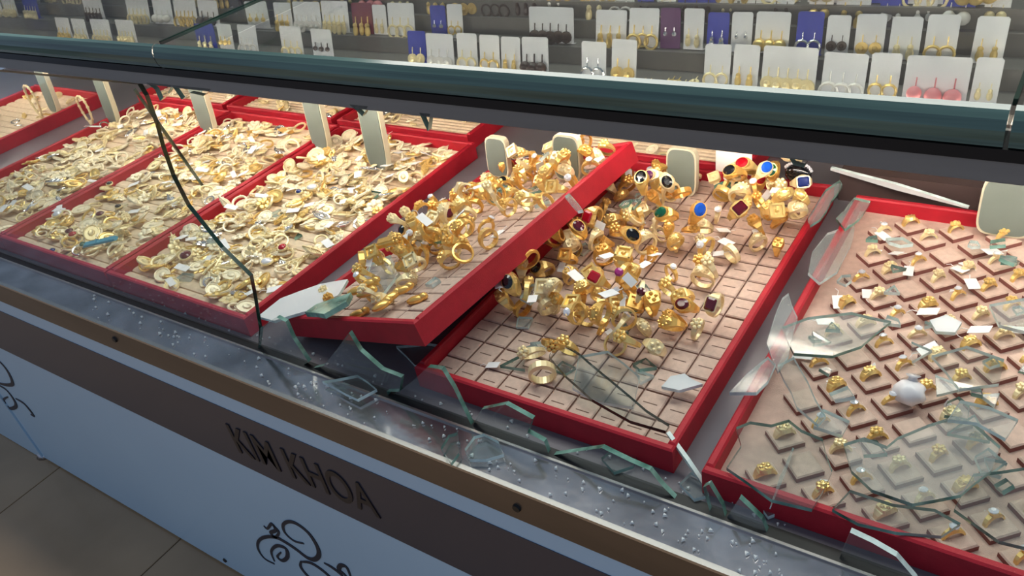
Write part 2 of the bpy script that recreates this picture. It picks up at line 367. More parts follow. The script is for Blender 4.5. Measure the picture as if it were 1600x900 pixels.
make_tray('T2', flat(-1.848, .580), .398 * U, .662 * U, 'red tray of gold brooches holding the teal bar and small red stones', 'roll')
make_tray('T3', flat(-1.443, .580), .398 * U, .662 * U, 'red tray of gold brooches beside the tilted ring tray', 'roll')
M4 = Matrix.Translation(Vector(W(-.972, .607, 0.038))) @ Matrix.Rotation(-.072, 4, 'Z') @ Matrix.Rotation(-.287, 4, 'Y') @ Matrix.Translation((0, 0, -TH))
M4 = Matrix.Translation((0, 0, 0.004)) @ M4
make_tray('T4', M4, .33 * U, .562 * U, 'red tray tipped up sideways onto its neighbour, spilling gold rings', 'grid')
make_tray('T5', flat(-.695, .597), .392 * U, .660 * U, 'red tray heaped with gold rings set with coloured stones', 'grid')
make_tray('T6', flat(-.262, .584), .392 * U, .652 * U, 'red tray with diamond-laid beige pads under sheets of broken glass', 'diamond')
make_tray('B1', flat(-2.32, 1.262), .40 * U, .33 * U, 'rear red tray behind the brooch tray next to the bare gap', 'roll')
make_tray('B2', flat(-1.90, 1.262), .40 * U, .33 * U, 'rear red tray behind the brooch tray with the teal bar', 'roll')
make_tray('B3', flat(-1.48, 1.262), .40 * U, .33 * U, 'rear red tray behind the brooch tray beside the tilted tray', 'roll')
make_tray('B4', flat(-.86, 1.275), .40 * U, .32 * U, 'rear red tray behind the tray heaped with coloured-stone rings', 'roll')
def tray_px(t, u, v):
    p = on_plane(u, v, t.p0, t.n); q = t.Mi @ Vector(p); return q.x, q.y

def settle(t, mesh_v, R, x, y, sink=0.0007, lift=0.55):
    """drop a thing of vertices mesh_v (n,3), rotated by R, on the tray's heap at local x,y -> local z"""
    V = mesh_v @ np.array(R.to_3x3()).T
    ix = np.clip(((V[:, 0] + x) / t.cell).astype(int), 0, t.H.shape[0] - 1); iy = np.clip(((V[:, 1] + y) / t.cell).astype(int), 0, t.H.shape[1] - 1)
    h = t.H[ix, iy]; base = t.top + (h.max() - t.top) * lift
    z = base - V[:, 2].min() - sink
    np.maximum.at(t.H, (ix, iy), z + V[:, 2] * 0.8)
    return z
def verts(me):
    a = np.empty(len(me.vertices) * 3); me.vertices.foreach_get('co', a); return a.reshape(-1, 3)

# ================================================================ RINGS
def ring_band(mb, R=0.0088, wide=0.0026, top=0.0042, th=0.0011, seg=20, mi=0):
    wide *= 1.5; top *= 1.25; th *= 1.5; R *= .96
    """finger ring in the XZ plane, head at +Z, width along Y growing to the head"""
    vs = []; fs = []
    for i in range(seg):
        a = 2 * math.pi * i / seg; k = max(0, math.sin(a)) ** 2; hw = wide / 2 + (top - wide / 2) * k; t_ = th * (1 + 0.9 * k)
        for rr, yy in ((R, -hw), (R + t_, -hw * .8), (R + t_, hw * .8), (R, hw)): vs.append((rr * math.cos(a), yy, rr * math.sin(a)))
    for i in range(seg):
        j = (i + 1) % seg
        for k in range(4): l = (k + 1) % 4; fs.append((i * 4 + k, j * 4 + k, j * 4 + l, i * 4 + l))
    mb.add(vs, fs, mi)
def oval(a, b, n=14, p=2.0):
    out = []
    for i in range(n):
        t_ = 2 * math.pi * i / n; c, s_ = math.cos(t_), math.sin(t_)
        out.append((a * math.copysign(abs(c) ** (2 / p), c), b * math.copysign(abs(s_) ** (2 / p), s_)))
    return out
def rect(a, b): k = 0.25 * min(a, b); return [(a, -b + k), (a, b - k), (a - k, b), (-a + k, b), (-a, b - k), (-a, -b + k), (-a + k, -b), (a - k, -b)]
RINGS = {}
def ring_variant(key, gold):
    m = MB(); gem = None; z = 0.0100
    if key == 'signet_oval': ring_band(m, .0092, .003, .0060, .0013); m.prism(oval(.0075, .0062), z - .002, z + .0026, inset=.06); gem = (oval(.0062, .0050), z + .0022, z + .0046, .45)
    elif key == 'signet_rect': ring_band(m, .0092, .003, .0062, .0013); m.prism(rect(.0070, .0062), z - .002, z + .0026, inset=.05); gem = (rect(.0056, .0048), z + .0022, z + .0042, .30)
    elif key == 'solitaire': ring_band(m, .0085, .0022, .0020, .0010); m.prism(oval(.0030, .0030, 8), z - .0005, z + .0032, inset=-.3); gem = (oval(.0036, .0036, 10), z + .0028, z + .0052, .5)
    elif key == 'flower':
        ring_band(m, .0085, .0024, .0028, .0010)
        for k in range(6): m.ball((.0036 * math.cos(k * 1.047), .0036 * math.sin(k * 1.047), z + .0018), .0023, 6, 4)
        m.ball((0, 0, z + .003), .0024, 6, 4)
    elif key == 'dome':
        ring_band(m, .0088, .0030, .0046, .0012); m.ball((0, 0, z), .0062, 10, 6, sc=(1.05, .85, .62))
        for k in range(8): m.ball((.0045 * math.cos(k * .785), .0037 * math.sin(k * .785), z + .0024), .0014, 5, 3)
    elif key == 'plain': ring_band(m, .0090, .0042, .0026, .0013)
    elif key == 'twin':
        ring_band(m, .0088, .0026, .0050, .0012); m.prism(rect(.0060, .0050), z - .001, z + .0022, inset=.1)
        for sx_ in (-1, 1): m.ball((sx_ * .0030, 0, z + .0024), .0020, 6, 4); m.ball((0, sx_ * .0030, z + .0024), .0016, 6, 4)
    elif key == 'openwork':
        ring_band(m, .0088, .0026, .0040, .0012); m.prism(rect(.0068, .0068), z - .001, z + .0014)
        for sx_ in (-1, 1):
            m.box((sx_ * .0058 - .0010, -.0066, z + .0014), (sx_ * .0058 + .0010, .0066, z + .0034)); m.box((-.0066, sx_ * .0058 - .0010, z + .0014), (.0066, sx_ * .0058 + .0010, z + .0034))
        m.ball((0, 0, z + .002), .0024, 6, 4)
    me = m.mesh('gold_ring', gold, False); return me, gem
for key in ('signet_oval', 'signet_rect', 'solitaire', 'flower', 'dome', 'plain', 'twin', 'openwork'):
    for g in ('gold', 'gold_pale', 'gold_deep'):
        me, gem = ring_variant(key, g); RINGS[key, g] = (me, gem, verts(me))
GEMS = {}
def gem_mesh(key, color):
    if (key, color) not in GEMS:
        poly, z0, z1, ins = RINGS[key, 'gold'][1]; m = MB(); zm = z0 + (z1 - z0) * .45
        m.prism(poly, z0, zm); n = len(poly); m.prism(poly, zm, z1, inset=ins); GEMS[key, color] = m.mesh('gemstone', color)
    return GEMS[key, color]
tm = MB(); tm.box((-.0035, 0, -.00025), (.0035, .011, .00025)); tm.tube([(0, 0, 0), (0, -.004, .001), (0, -.008, 0)], .0003, 4)
TAG = tm.mesh('price_tag', 'paper')
def put_ring(t, x, y, key, gold, color, label, group, tilt=None, up=None, with_tag=False, scale=1.0, lift=0.55):
    me, gem, V = RINGS[key, gold]
    if up is None:
        th = random.uniform(0.15, 1.25); cb = random.random() < .65; ph = random.uniform(0, 2 * math.pi); up = Vector((math.sin(th) * math.cos(ph), math.sin(th) * math.sin(ph), math.cos(th)))
        if cb: up = Vector((0.1, -.62, .75)) + up * .55
    q = Vector((0, 0, 1)).rotation_difference(Vector(up).normalized()); R = q.to_matrix().to_4x4() @ Matrix.Rotation(random.uniform(0, 6.28), 4, 'Z')
    R = R @ Matrix.Scale(scale, 4)
    z = settle(t, V, R, x, y, lift=lift)
    o = thing('gold_ring', label, 'ring', t.M @ Matrix.Translation((x, y, z)) @ R, group, me)
    if gem and color: obj('gemstone', gem_mesh(key, color), o)
    if with_tag: obj('price_tag', TAG, o, Matrix.Translation((0.004, 0.006, 0.004)) @ Matrix.Rotation(random.uniform(-.8, .8), 4, 'Z'))
    return o
T4, T5, T6 = TRAYS['T4'], TRAYS['T5'], TRAYS['T6']
# rings whose stones can be told apart: pixel, shape, stone colour, label
KEY5 = [(1183, 293, 'signet_oval', 'gem_red', 'gold ring with bright red oval stone beside the green glass bar'),
        (1168, 311, 'signet_oval', 'gem_red', 'gold ring with smaller red oval stone touching the bright red one'),
        (1210, 306, 'signet_oval', 'gem_green', 'gold ring with dark green oval stone among the red stones'),
        (1250, 310, 'signet_rect', 'gem_navy', 'gold ring with square blue stone by the far red corner'),
        (1190, 331, 'signet_oval', 'gem_blue', 'gold ring with mid blue oval stone below the green one'),
        (1150, 334, 'signet_oval', 'gem_black', 'gold ring with black oval stone next to the mid blue stone'),
        (1243, 288, 'signet_rect', 'gem_black', 'gold ring with slim black stone beside the green-stone ring'),
        (1028, 324, 'signet_oval', 'gem_violet', 'gold ring with dark violet stone before the tallest pile'),
        (1088, 383, 'signet_oval', 'gem_blue', 'gold ring with large bright blue oval stone in the tray centre'),
        (1046, 390, 'signet_oval', 'gem_green', 'gold ring with small green oval stone beside the bright blue one'),
        (935, 388, 'signet_rect', 'gem_red', 'gold ring with tilted red rectangular stone nearer the tilted tray'),
        (910, 414, 'signet_oval', 'gem_maroon', 'gold ring with dark crimson oval stone between black stones'),
        (878, 409, 'signet_oval', 'gem_black', None), (865, 384, 'signet_oval', 'gem_black', None), (988, 418, 'signet_oval', 'gem_black', None), (852, 431, 'signet_oval', 'gem_black', None),
        (1047, 347, 'signet_oval', 'gem_black', None), (1010, 346, 'signet_oval', 'gem_black', None), (834, 457, 'signet_oval', 'gem_black', None), (812, 491, 'signet_oval', 'gem_black', None),
        (1153, 378, 'signet_rect', 'gem_maroon', 'gold ring with dark maroon square stone beside a white tag'),
        (929, 441, 'openwork', None, 'square openwork gold ring above the red rectangular stone'),
        (943, 481, 'signet_rect', 'gem_red', 'gold ring with upright deep red rectangular stone in thick bezel'),
        (982, 494, 'solitaire', 'gem_pink', 'gold ring with small pink-purple stone near the red rectangle'),
        (1024, 483, 'signet_rect', 'gem_navy', 'gold ring with navy blue rectangular stone beside the pink stone'),
        (1120, 503, 'signet_rect', 'gem_maroon', 'big gold signet ring with dark red stone near the red wall'),
        (1075, 500, 'signet_oval', 'gem_maroon', 'gold ring lying over with maroon stone next to the big signet'),
        (1005, 514, 'solitaire', 'gem_maroon', 'gold ring with tiny maroon stone below the navy stone'),
        (1208, 385, 'openwork', None, 'rectangular gold plate ring standing against the red wall'),
        (1222, 368, 'dome', None, 'domed gold ring behind the rectangular plate ring'),
        (948, 548, 'dome', None, 'knobbly gold ring on the pads before the pink stone'), (1052, 530, 'dome', None, 'fat knobbly gold ring between navy stone and red wall'), (1023, 553, 'twin', None, 'broad square-headed gold ring alone on the near pads'), (985, 558, 'flower', None, 'gold flower ring next to the broad square-headed one'), (835, 560, 'flower', None, 'gold flower ring beside the tip of the green-edged glass'), (870, 570, 'flower', None, 'gold flower ring under the green-edged glass tip')]
camdir = Vector((0.15, -0.80, 0.62))
TONE = dict(gold='yellow gold', gold_pale='pale gold', gold_deep='deep orange gold', silver='silver', gold_cream='creamy gold')
RKIND = dict(flower='beaded flower ring', dome='knobbly domed ring', twin='square four-bead ring', solitaire='ring with clear stone', plain='plain band ring', openwork='square framed ring')
def zone(b): return 'near the front wall of' if b < .33 else ('in the middle of' if b < .66 else 'toward the rear wall of')
def scatter(t, n, dens, kinds, label, group, lift=0.6, tagp=.1, colors=(None,), px=True):
    k = 0; tries = 0
    while k < n and tries < n * 60:
        tries += 1
        x = random.uniform(.014, t.w - .014); y = random.uniform(.014, t.l - .014)
        if random.random() > dens(x / t.w, y / t.l): continue
        kk = random.choice(kinds); col = random.choice(colors) if RINGS[kk, 'gold'][1] else None
        if RINGS[kk, 'gold'][1] and col is None: col = 'gem_clear'
        gg = random.choice(['gold', 'gold_pale', 'gold_deep']); lb = f'{TONE[gg]} {RKIND[kk]} {zone(y / t.l)} {label}'
        put_ring(t, x, y, kk, gg, col, lb, lb, with_tag=random.random() < tagp, scale=random.uniform(1.1, 1.36), lift=lift); k += 1
def dens5(a, b):
    if b > .72: return 1.0
    if b > .5: return .85 if a < .8 else .25
    if b > .22: return .75 if a < .68 else (.45 if .3 < b < .45 and a < .85 else .04)
    return .16 if a < .5 else .03
scatter(T5, 118, dens5, ['flower', 'dome', 'twin', 'solitaire', 'plain', 'openwork', 'dome', 'dome', 'flower', 'twin'], 'the coloured-stone tray', 'loose gold rings in the coloured-stone tray', .6, .14)
cnt = 0
for u, v, k, c, lab in KEY5:
    x, y = tray_px(T5, u, v)
    if not (0.012 < x < T5.w - .012 and .012 < y < T5.l - .012): x = min(max(x, .014), T5.w - .014); y = min(max(y, .014), T5.l - .014)
    blk = c == 'gem_black' and lab is None
    up = camdir + Vector((random.uniform(-.5, .5), random.uniform(-.25, .35), random.uniform(-.1, .4)))
    put_ring(T5, x, y, k, random.choice(['gold', 'gold_pale', 'gold_deep']), c, lab or ('gold signet ring with black oval stone in the coloured-stone tray' if blk else 'gold ring with raised gold head lying on the near pads of the coloured-stone tray'),
             'black-stone rings in the coloured-stone tray' if blk else (None if lab else 'plain-headed gold rings on the near pads'), up=up, with_tag=random.random() < .12, scale=random.uniform(1.2, 1.38), lift=.9)
    cnt += 1
def dens4(a, b):
    if b > .62: return 1.0
    if b > .3: return .9 if a < .72 else .3
    return .6 if a < .62 else .06
for u, v, c in [(795, 293, 'gem_black'), (712, 345, 'gem_maroon'), (660, 385, 'gem_black'), (640, 372, 'gem_black'), (842, 262, 'gem_maroon'), (925, 232, 'gem_black')]:
    x, y = tray_px(T4, u, v); x = min(max(x, .014), T4.w - .014); y = min(max(y, .014), T4.l - .014)
    put_ring(T4, x, y, 'signet_oval', 'gold', c, 'gold ring with dark oval stone in the tipped-up tray', 'dark-stone rings in the tipped-up tray', up=camdir + Vector((random.uniform(-.3, .5), 0, .3)), scale=1.1)
scatter(T4, 104, dens4, ['flower', 'dome', 'twin', 'solitaire', 'plain', 'openwork', 'dome', 'dome', 'flower', 'twin'], 'the tipped-up tray', 'gold rings in the tipped-up tray', .6, .12)
# rings standing in the slots of the diamond pads
for i, (x, y) in enumerate(sorted(T6.pads, key=lambda p: random.random())):
    if random.random() > .90 or x > T6.w * .8: continue
    if sum(1 for o in COL.objects if o.name.startswith('gold_ring')) >= 335: break
    k = random.choice(['flower', 'solitaire', 'dome', 'flower', 'twin', 'solitaire']); gg = random.choice(['gold', 'gold_pale', 'gold']); me, gem, V = RINGS[k, gg]; lb = f'{TONE[gg]} {RKIND[k]} slotted {zone(y / T6.l)} the diamond-pad tray'
    R = Matrix.Rotation(random.uniform(-.25, .25) + math.pi / 4, 4, 'Z') @ Matrix.Rotation(random.uniform(-.35, .05), 4, 'X') @ Matrix.Scale(1.02, 4)
    o = thing('gold_ring', lb, 'ring', T6.M @ Matrix.Translation((x, y, T6.top - .003)) @ R, lb, me)
    if gem: obj('gemstone', gem_mesh(k, 'gem_clear'), o)
    if random.random() < .45: obj('price_tag', TAG, o, Matrix.Translation((0.006, 0.004, 0.003)) @ Matrix.Rotation(random.uniform(-1.5, 1.5), 4, 'Y') @ Matrix.Rotation(random.uniform(-1, 1), 4, 'Z'))

# ================================================================ BROOCHES AND PENDANTS IN THE ROLL TRAYS
BR = {}
def brooch(kind, gold):
    m = MB()
    if kind == 'gold_medallion':
        m.prism(oval(.0105, .0080, 14), 0, .0014); m.tube([(p[0], p[1], .0016) for p in oval(.0100, .0076, 14)], .0009, 5, closed=True)
        m.ball((0, 0, .0014), .0042, 8, 4, sc=(1.2, .9, .5)); m.tube([(.0105 + .0018 * math.cos(a), .0018 * math.sin(a), .001) for a in np.linspace(0, 5.5, 7)], .0005, 4, closed=True)
    elif kind == 'gold_leaf_brooch':
        L = [(-.012, 0), (-.007, .0042), (0, .0054), (.006, .0036), (.0125, 0), (.006, -.0036), (0, -.0054), (-.007, -.0042)]
        m.prism(L, 0, .0016, inset=.18); m.tube([(-.012, 0, .0016), (0, 0, .0028), (.0125, 0, .0014)], .0007, 4)
        for sx_ in (-1, 1):
            for k in (-.005, 0, .005): m.tube([(k, 0, .0024), (k + .003, sx_ * .0036, .0016)], .0005, 4)
    elif kind == 'gold_hoop':
        m.tube([(.0085 * math.cos(a), .0085 * math.sin(a), .0014) for a in np.linspace(0, 2 * math.pi, 16)[:-1]], .0015, 5, closed=True)
        m.ball((.0085, 0, .0018), .0026, 6, 4); m.tube([(-.0085, 0, .001), (-.0105, .002, .002)], .0006, 4)
    elif kind == 'gold_flower_pendant':
        for k in range(6): m.ball((.0060 * math.cos(k * 1.047), .0060 * math.sin(k * 1.047), .0010), .0036, 7, 4, sc=(1, 1, .38))
        m.ball((0, 0, .0018), .0034, 7, 4, sc=(1, 1, .7))
    me = m.mesh(kind, gold); return me, verts(me)
BK = ['gold_medallion', 'gold_leaf_brooch', 'gold_hoop', 'gold_flower_pendant']
for k in BK:
    for g in ('gold', 'gold_pale', 'gold_cream', 'silver'): BR[k, g] = brooch(k, g)
WHERE = dict(T0='in the tray standing apart', T1='in the tray next to the bare gap', T2='in the tray with the teal bar', T3='in the tray beside the tilted tray',
             B1='in a rear tray', B2='in a rear tray', B3='in a rear tray', B4='in a rear tray')
KIND = dict(gold_medallion=('oval gold medallion', 'pendant'), gold_leaf_brooch=('gold leaf-shaped brooch', 'brooch'), gold_hoop=('gold hoop', 'earring'), gold_flower_pendant=('gold flower pendant', 'pendant'))
def fill(key, n, ymin=0.0):
    t = TRAYS[key]
    for i in range(n):
        k = random.choice(BK); g = random.choice(['gold', 'gold_pale', 'gold_pale', 'gold_cream', 'gold_cream', 'silver' if random.random() < .3 else 'gold_cream'])
        me, V = BR[k, g]; x = random.uniform(.018, t.w - .018); y = random.uniform(max(.018, ymin * t.l), t.l - .018)
        R = Matrix.Rotation(random.uniform(0, 6.28), 4, 'Z') @ Matrix.Rotation(random.gauss(0, .28), 4, 'X') @ Matrix.Rotation(random.gauss(0, .28), 4, 'Y')
        R = R @ Matrix.Scale(random.uniform(.95, 1.5), 4)
        z = settle(t, V, R, x, y, lift=.35)
        nm, cat = KIND[k]
        lb = nm.replace('gold', TONE[g]) + ' ' + (zone(y / t.l) + WHERE[key][2:] if key[0] == 'T' else WHERE[key])
        thing(k if g != 'silver' else k.replace('gold', 'silver'), lb, cat, t.M @ Matrix.Translation((x, y, z)) @ R, lb, me)
fill('T3', 400); fill('T2', 340); fill('T1', 290); fill('T0', 40); fill('B1', 40); fill('B2', 45); fill('B3', 45); fill('B4', 25)
# the few coloured stones among the brooches
cab = {}
def cabochon(t, u, v, color, label, a=.0085, b=.0062):
    x, y = tray_px(t, u, v); x = min(max(x, .016), t.w - .016); y = min(max(y, .016), t.l - .016)
    m = MB(); m.prism(oval(a * 1.2, b * 1.25), 0, .0020); m.tube([(p[0], p[1], .002) for p in oval(a * 1.1, b * 1.12)], .0008, 5, closed=True); me = m.mesh('stone_pendant', 'gold_pale')
    R = Matrix.Rotation(random.uniform(-.5, .5), 4, 'Z') @ Matrix.Rotation(.15, 4, 'X'); z = settle(t, verts(me), R, x, y, lift=1.0)
    o = thing('stone_pendant', label, 'pendant', t.M @ Matrix.Translation((x, y, z + .0012)) @ R, None, me)
    g = MB(); g.ball((0, 0, .002), 1, 12, 6, sc=(a, b, .0035)); obj('gemstone', g.mesh('gemstone', color, True), o)
T1, T2, T3 = TRAYS['T1'], TRAYS['T2'], TRAYS['T3']
cabochon(T3, 295, 409, 'gem_maroon', 'large dark red oval stone pendant on the brooch tray beside the tilted tray', .0115, .0085)
cabochon(T3, 445, 396, 'gem_red', 'red oval stone pendant close to the tilted tray wall', .0075, .006)
cabochon(T3, 418, 412, 'gem_clear', 'clear oval stone pendant near the red one'); cabochon(T3, 470, 308, 'gem_navy', 'small navy stone pendant in the middle of the brooches', .006, .0045)
cabochon(T3, 490, 300, 'gem_clear', 'clear stone pendant touching the navy one', .009, .007)
cabochon(T2, 120, 378, 'gem_red', 'small bright red stone pendant beside the teal bar', .0075, .006); cabochon(T2, 112, 368, 'gem_maroon', 'dark red stone pendant behind the bright red one', .008, .006)
cabochon(T2, 73, 396, 'gem_navy', 'dark blue stone pendant in the near corner of its tray', .006, .005); cabochon(T2, 163, 347, 'gem_maroon', 'maroon stone pendant in mid tray', .008, .006)
cabochon(T2, 188, 329, 'gem_black', 'small black stone pendant in mid tray of brooches', .006, .0045); cabochon(T2, 135, 392, 'gem_green', 'dark green stone pendant touching the teal bar', .007, .005)
cabochon(T2, 160, 288, 'gem_black', 'black stone pendant farther back among the brooches', .006, .0045); cabochon(T2, 96, 345, 'gem_clear', 'large clear stone pendant by the tray divider', .009, .008)
x, y = tray_px(T2, 162, 388); m = MB(); m.prism(rect(.026, .0065), 0, .003, inset=.1); m.tube([(-.026, 0, .0015), (-.030, .002, .0015)], .001, 5); m.box((-.008, -.0068, .0005), (-.005, .0068, .0036))
me = m.mesh('teal_bar', 'ribbon_teal'); R = Matrix.Rotation(.75, 4, 'Z'); z = settle(T2, verts(me), R, x, y, lift=1.0)
thing('bar_pendant', 'flat teal bar pendant lying near the front wall of a brooch tray', 'pendant', T2.M @ Matrix.Translation((x, y, z)) @ R, None, me)
# gold bars and nuggets at the near end of the tipped-up tray
for u, v, rot in ((632, 432, .4), (708, 292, .2)):
    x, y = tray_px(T4, u, v); x = min(max(x, .02), T4.w - .02); y = min(y, T4.l - .02)
    m = MB(); m.box((-.013, -.0065, 0), (.013, .0065, .006), bev=.0015); m.box((-.011, -.0045, .006), (.011, .0045, .0067)); me = m.mesh('gold_bar', 'gold_deep')
    R = Matrix.Rotation(rot, 4, 'Z') @ Matrix.Rotation(.25, 4, 'X'); z = settle(T4, verts(me), R, x, y, lift=.9)
    thing('gold_bar', 'small framed gold bar on the pads of the tipped-up tray' if rot > .3 else 'small gold bar at the far end of the tipped-up tray', 'gold bar', T4.M @ Matrix.Translation((x, y, z)) @ R, None, me)
m = MB(); m.ball((0, 0, .004), 1, 10, 6, sc=(.0125, .0062, .0045)); m.ball((.009, .001, .005), 1, 8, 5, sc=(.006, .005, .0045)); NUG = m.mesh('gold_nugget_ring', 'gold_deep', True)
for u, v in ((560, 490), (585, 483), (602, 488), (618, 476), (635, 466), (650, 468), (590, 468), (570, 478)):
    x, y = tray_px(T4, u, v); x = min(max(x, .016), T4.w - .016); y = max(y, .014); R = Matrix.Rotation(random.uniform(.3, 1.4), 4, 'Z'); z = settle(T4, verts(NUG), R, x, y, lift=.6)
    thing('gold_pendant', 'smooth gold drop pendant at the near end of the tipped-up tray', 'pendant', T4.M @ Matrix.Translation((x, y, z)) @ R, 'gold drop pendants in the tipped-up tray', NUG)

# loose paper tags
lm = MB(); lm.box((-.0042, -.0068, 0), (.0042, .0068, .0004)); lm.tube([(0, .0068, .0002), (.001, .011, .001), (-.001, .014, .0004)], .0003, 4); LT = lm.mesh('loose_tag', 'paper'); LTV = verts(LT)
def loose(t, x, y, where, s=1.0):
    R = Matrix.Rotation(random.uniform(0, 6.28), 4, 'Z') @ Matrix.Rotation(random.gauss(0, .3), 4, 'X') @ Matrix.Scale(s, 4); z = settle(t, LTV, R, x, y, lift=1.0)
    thing('price_tag', 'loose white paper price tag ' + where, 'price tag', t.M @ Matrix.Translation((x, y, z + .001)) @ R, 'loose paper tags ' + where, LT)
for t, w_, L in ((T5, 'in the coloured-stone tray', [(1130, 362), (1135, 400), (955, 455), (792, 497), (840, 512), (1010, 455), (960, 535), (1025, 420), (770, 570), (905, 470), (1210, 345), (1240, 270)]),
                 (T6, 'on the diamond-pad tray', [(1420, 420), (1530, 520), (1355, 455), (1450, 490), (1450, 548), (1480, 512), (1255, 553), (1380, 365), (1310, 470), (1500, 420), (1520, 440), (1585, 512), (1550, 395), (1290, 500), (1400, 395)]),
                 (T4, 'in the tipped-up tray', [(755, 262), (765, 285), (700, 330), (775, 345), (740, 380), (690, 400), (860, 300), (820, 250), (780, 372)])):
    for u, v in L:
        x, y = tray_px(t, u, v)
        if .008 < x < t.w - .008 and .008 < y < t.l - .008: loose(t, x, y, w_, random.uniform(1.1, 1.5))
for t, w_, n in ((T3, 'among the brooches beside the tilted tray', 34), (T2, 'among the brooches around the teal bar', 24), (T1, 'among the brooches next to the bare gap', 16)):
    for i in range(n): loose(t, random.uniform(.02, t.w - .02), random.uniform(.02, t.l - .02), w_, random.uniform(.9, 1.5))
# white wad on the diamond pads
x, y = tray_px(T6, 1420, 622); m = MB(); m.ball((0, 0, .011), .0135, 16, 10, sc=(1, .95, .85))
vv = []
for p in m.v:
    a = math.atan2(p[1], p[0]); k = 1 + .10 * math.sin(5 * a + p[2] * 300) + random.uniform(-.04, .04); vv.append((p[0] * k, p[1] * k, p[2]))
m.v = vv; m.tube([(0, .005, .018), (0, .007, .0225), (0, .008, .0245)], [.0055, .0035, .0065], 9)
thing('tissue_wad', 'round crumpled white tissue wad on the diamond-laid pads', 'tissue', T6.M @ Matrix.Translation((x, y, T6.top)), None, m.mesh('tissue_wad', 'tissue', True))
# dark crystal brooch on the far corner of the stone tray
x, y = tray_px(T5, 1262, 275); x = min(x, T5.w - .03); y = T5.l - .012
m = MB(); m.ball((0, 0, .012), 1, 12, 7, sc=(.017, .010, .013)); hz = TH + .004
br = thing('crystal_brooch', 'black cushion brooch edged with crystals on the far corner of a ring tray', 'brooch', T5.M @ Matrix.Translation((x, y, hz)), None, m.mesh('crystal_brooch', 'gem_black', True))
for k in range(12):
    a = .3 + k * .22; g = MB(); g.ball((.017 * math.cos(a), 0, .014 + .013 * math.sin(a)), .0022, 6, 4); obj('crystal', g.mesh('crystal', 'gem_clear'), br)

# white card propped on the rear wall of the coloured-stone tray
pa = ony(1118, 262, 1.250); pb = ony(1174, 262, 1.250); m = MB(); hw = (pb[0] - pa[0]) / 2
m.box((-hw, 0, 0), (hw, .0006, .034)); m.box((-hw, .0006, 0), (hw, .008, .0006)); m.box((-hw * .7, -.0003, .026), (hw * .5, 0, .0275))
thing('paper_card', 'blank white paper card propped behind the coloured-stone rings', 'card', Matrix.Translation(((pa[0] + pb[0]) / 2, 1.250 * U, BASE + TH + .001)) @ Matrix.Rotation(-.08, 4, 'X'), None, m.mesh('paper_card', 'paper'))

# ================================================================ DISPLAY STANDS STANDING ON THE TRAYS
def stand(u, v, w_, h, label, tray=None, grp=None):
    if tray: x, y = tray_px(tray, u, v); x = min(max(x, .02), tray.w - .02); y = min(y, tray.l - .03); p = tray.M @ Vector((x, y, tray.top + .001))
    else: p = Vector(onz(u, v, .022))
    w_ *= U; h *= U
    root = thing('display_stand', label, 'display stand', Matrix.Translation(p) @ Matrix.Rotation(-.10, 4, 'X'), grp)
    F = Matrix.Rotation(math.pi / 2, 4, 'X')
    shp = [(q[0], q[1] + h / 2) for q in oval(w_ / 2, h / 2, 36, 5.0)]; inn = [(q[0], q[1] + h / 2) for q in oval(w_ / 2 - .0022, h / 2 - .0022, 36, 4.6)]
    part('rim', MB().prism(shp, -.010, 0, M=F), 'stand_cream', root); part('face', MB().prism(inn, 0, .0012, M=F), 'stand_grey', root)
    part('foot', MB().box((-w_ * .35, .009, 0), (w_ * .35, .022, .003)).box((-.004, .010, 0), (.004, .014, h * .5)), 'stand_cream', root)
    return root
SG = 'tall grey-green tongue-shaped display stands'
s1 = stand(85, 176, .052, .215, 'tall grey-green display stand with cream rim, its gold chain near the bare gap', grp=None)
s2 = stand(160, 190, .052, .215, 'tall grey-green display stand with cream rim standing on the tray next to the gap', T1)
s3 = stand(250, 197, .060, .215, 'tall grey-green display stand beside the standing glass edge', T2)
s4 = stand(462, 228, .056, .215, 'tall grey-green display stand in the middle of the brooches', T3)
s5 = stand(592, 264, .060, .215, 'tall grey-green display stand next to the red wall of the brooch tray', T3)
stand(733, 262, .050, .082, 'short rounded grey display stand at the low side of the tipped-up tray', T4)
stand(886, 279, .052, .082, 'short rounded grey display stand near the high wall of the tipped-up tray', T4)
stand(1064, 302, .056, .088, 'short rounded grey display stand behind the coloured-stone rings', T5)
stand(1566, 366, .074, .092, 'wide short rounded display stand on the diamond-laid pads', T6)
def necklace(u, v, h, label):
    p = Vector(onz(u, v, .03)); m = MB(); pts = []
    for k in range(28):
        a = 2 * math.pi * k / 28; pts.append((.016 * math.cos(a), -.012, h / 2 * (1 + math.sin(a)) + .004 * math.cos(2 * a)))
    m.tube(pts, .0022, 6, closed=True)
    for k in range(0, 28, 2): m.ball(pts[k], .0034, 6, 4)
    m.ball((0, -.012, -.004), .007, 8, 5, sc=(1, .5, 1.2))
    thing('gold_necklace', label, 'necklace', Matrix.Translation(p + Vector((.03, 0, .008))), None, m.mesh('gold_necklace', 'gold_pale'))
necklace(62, 178, .07, 'gold chain hanging beside the tall stand near the bare gap'); necklace(140, 190, .06, 'gold chain hanging beside the stand on the tray next to the gap'); necklace(-12, 175, .12, 'long gold chain over the tray standing apart')

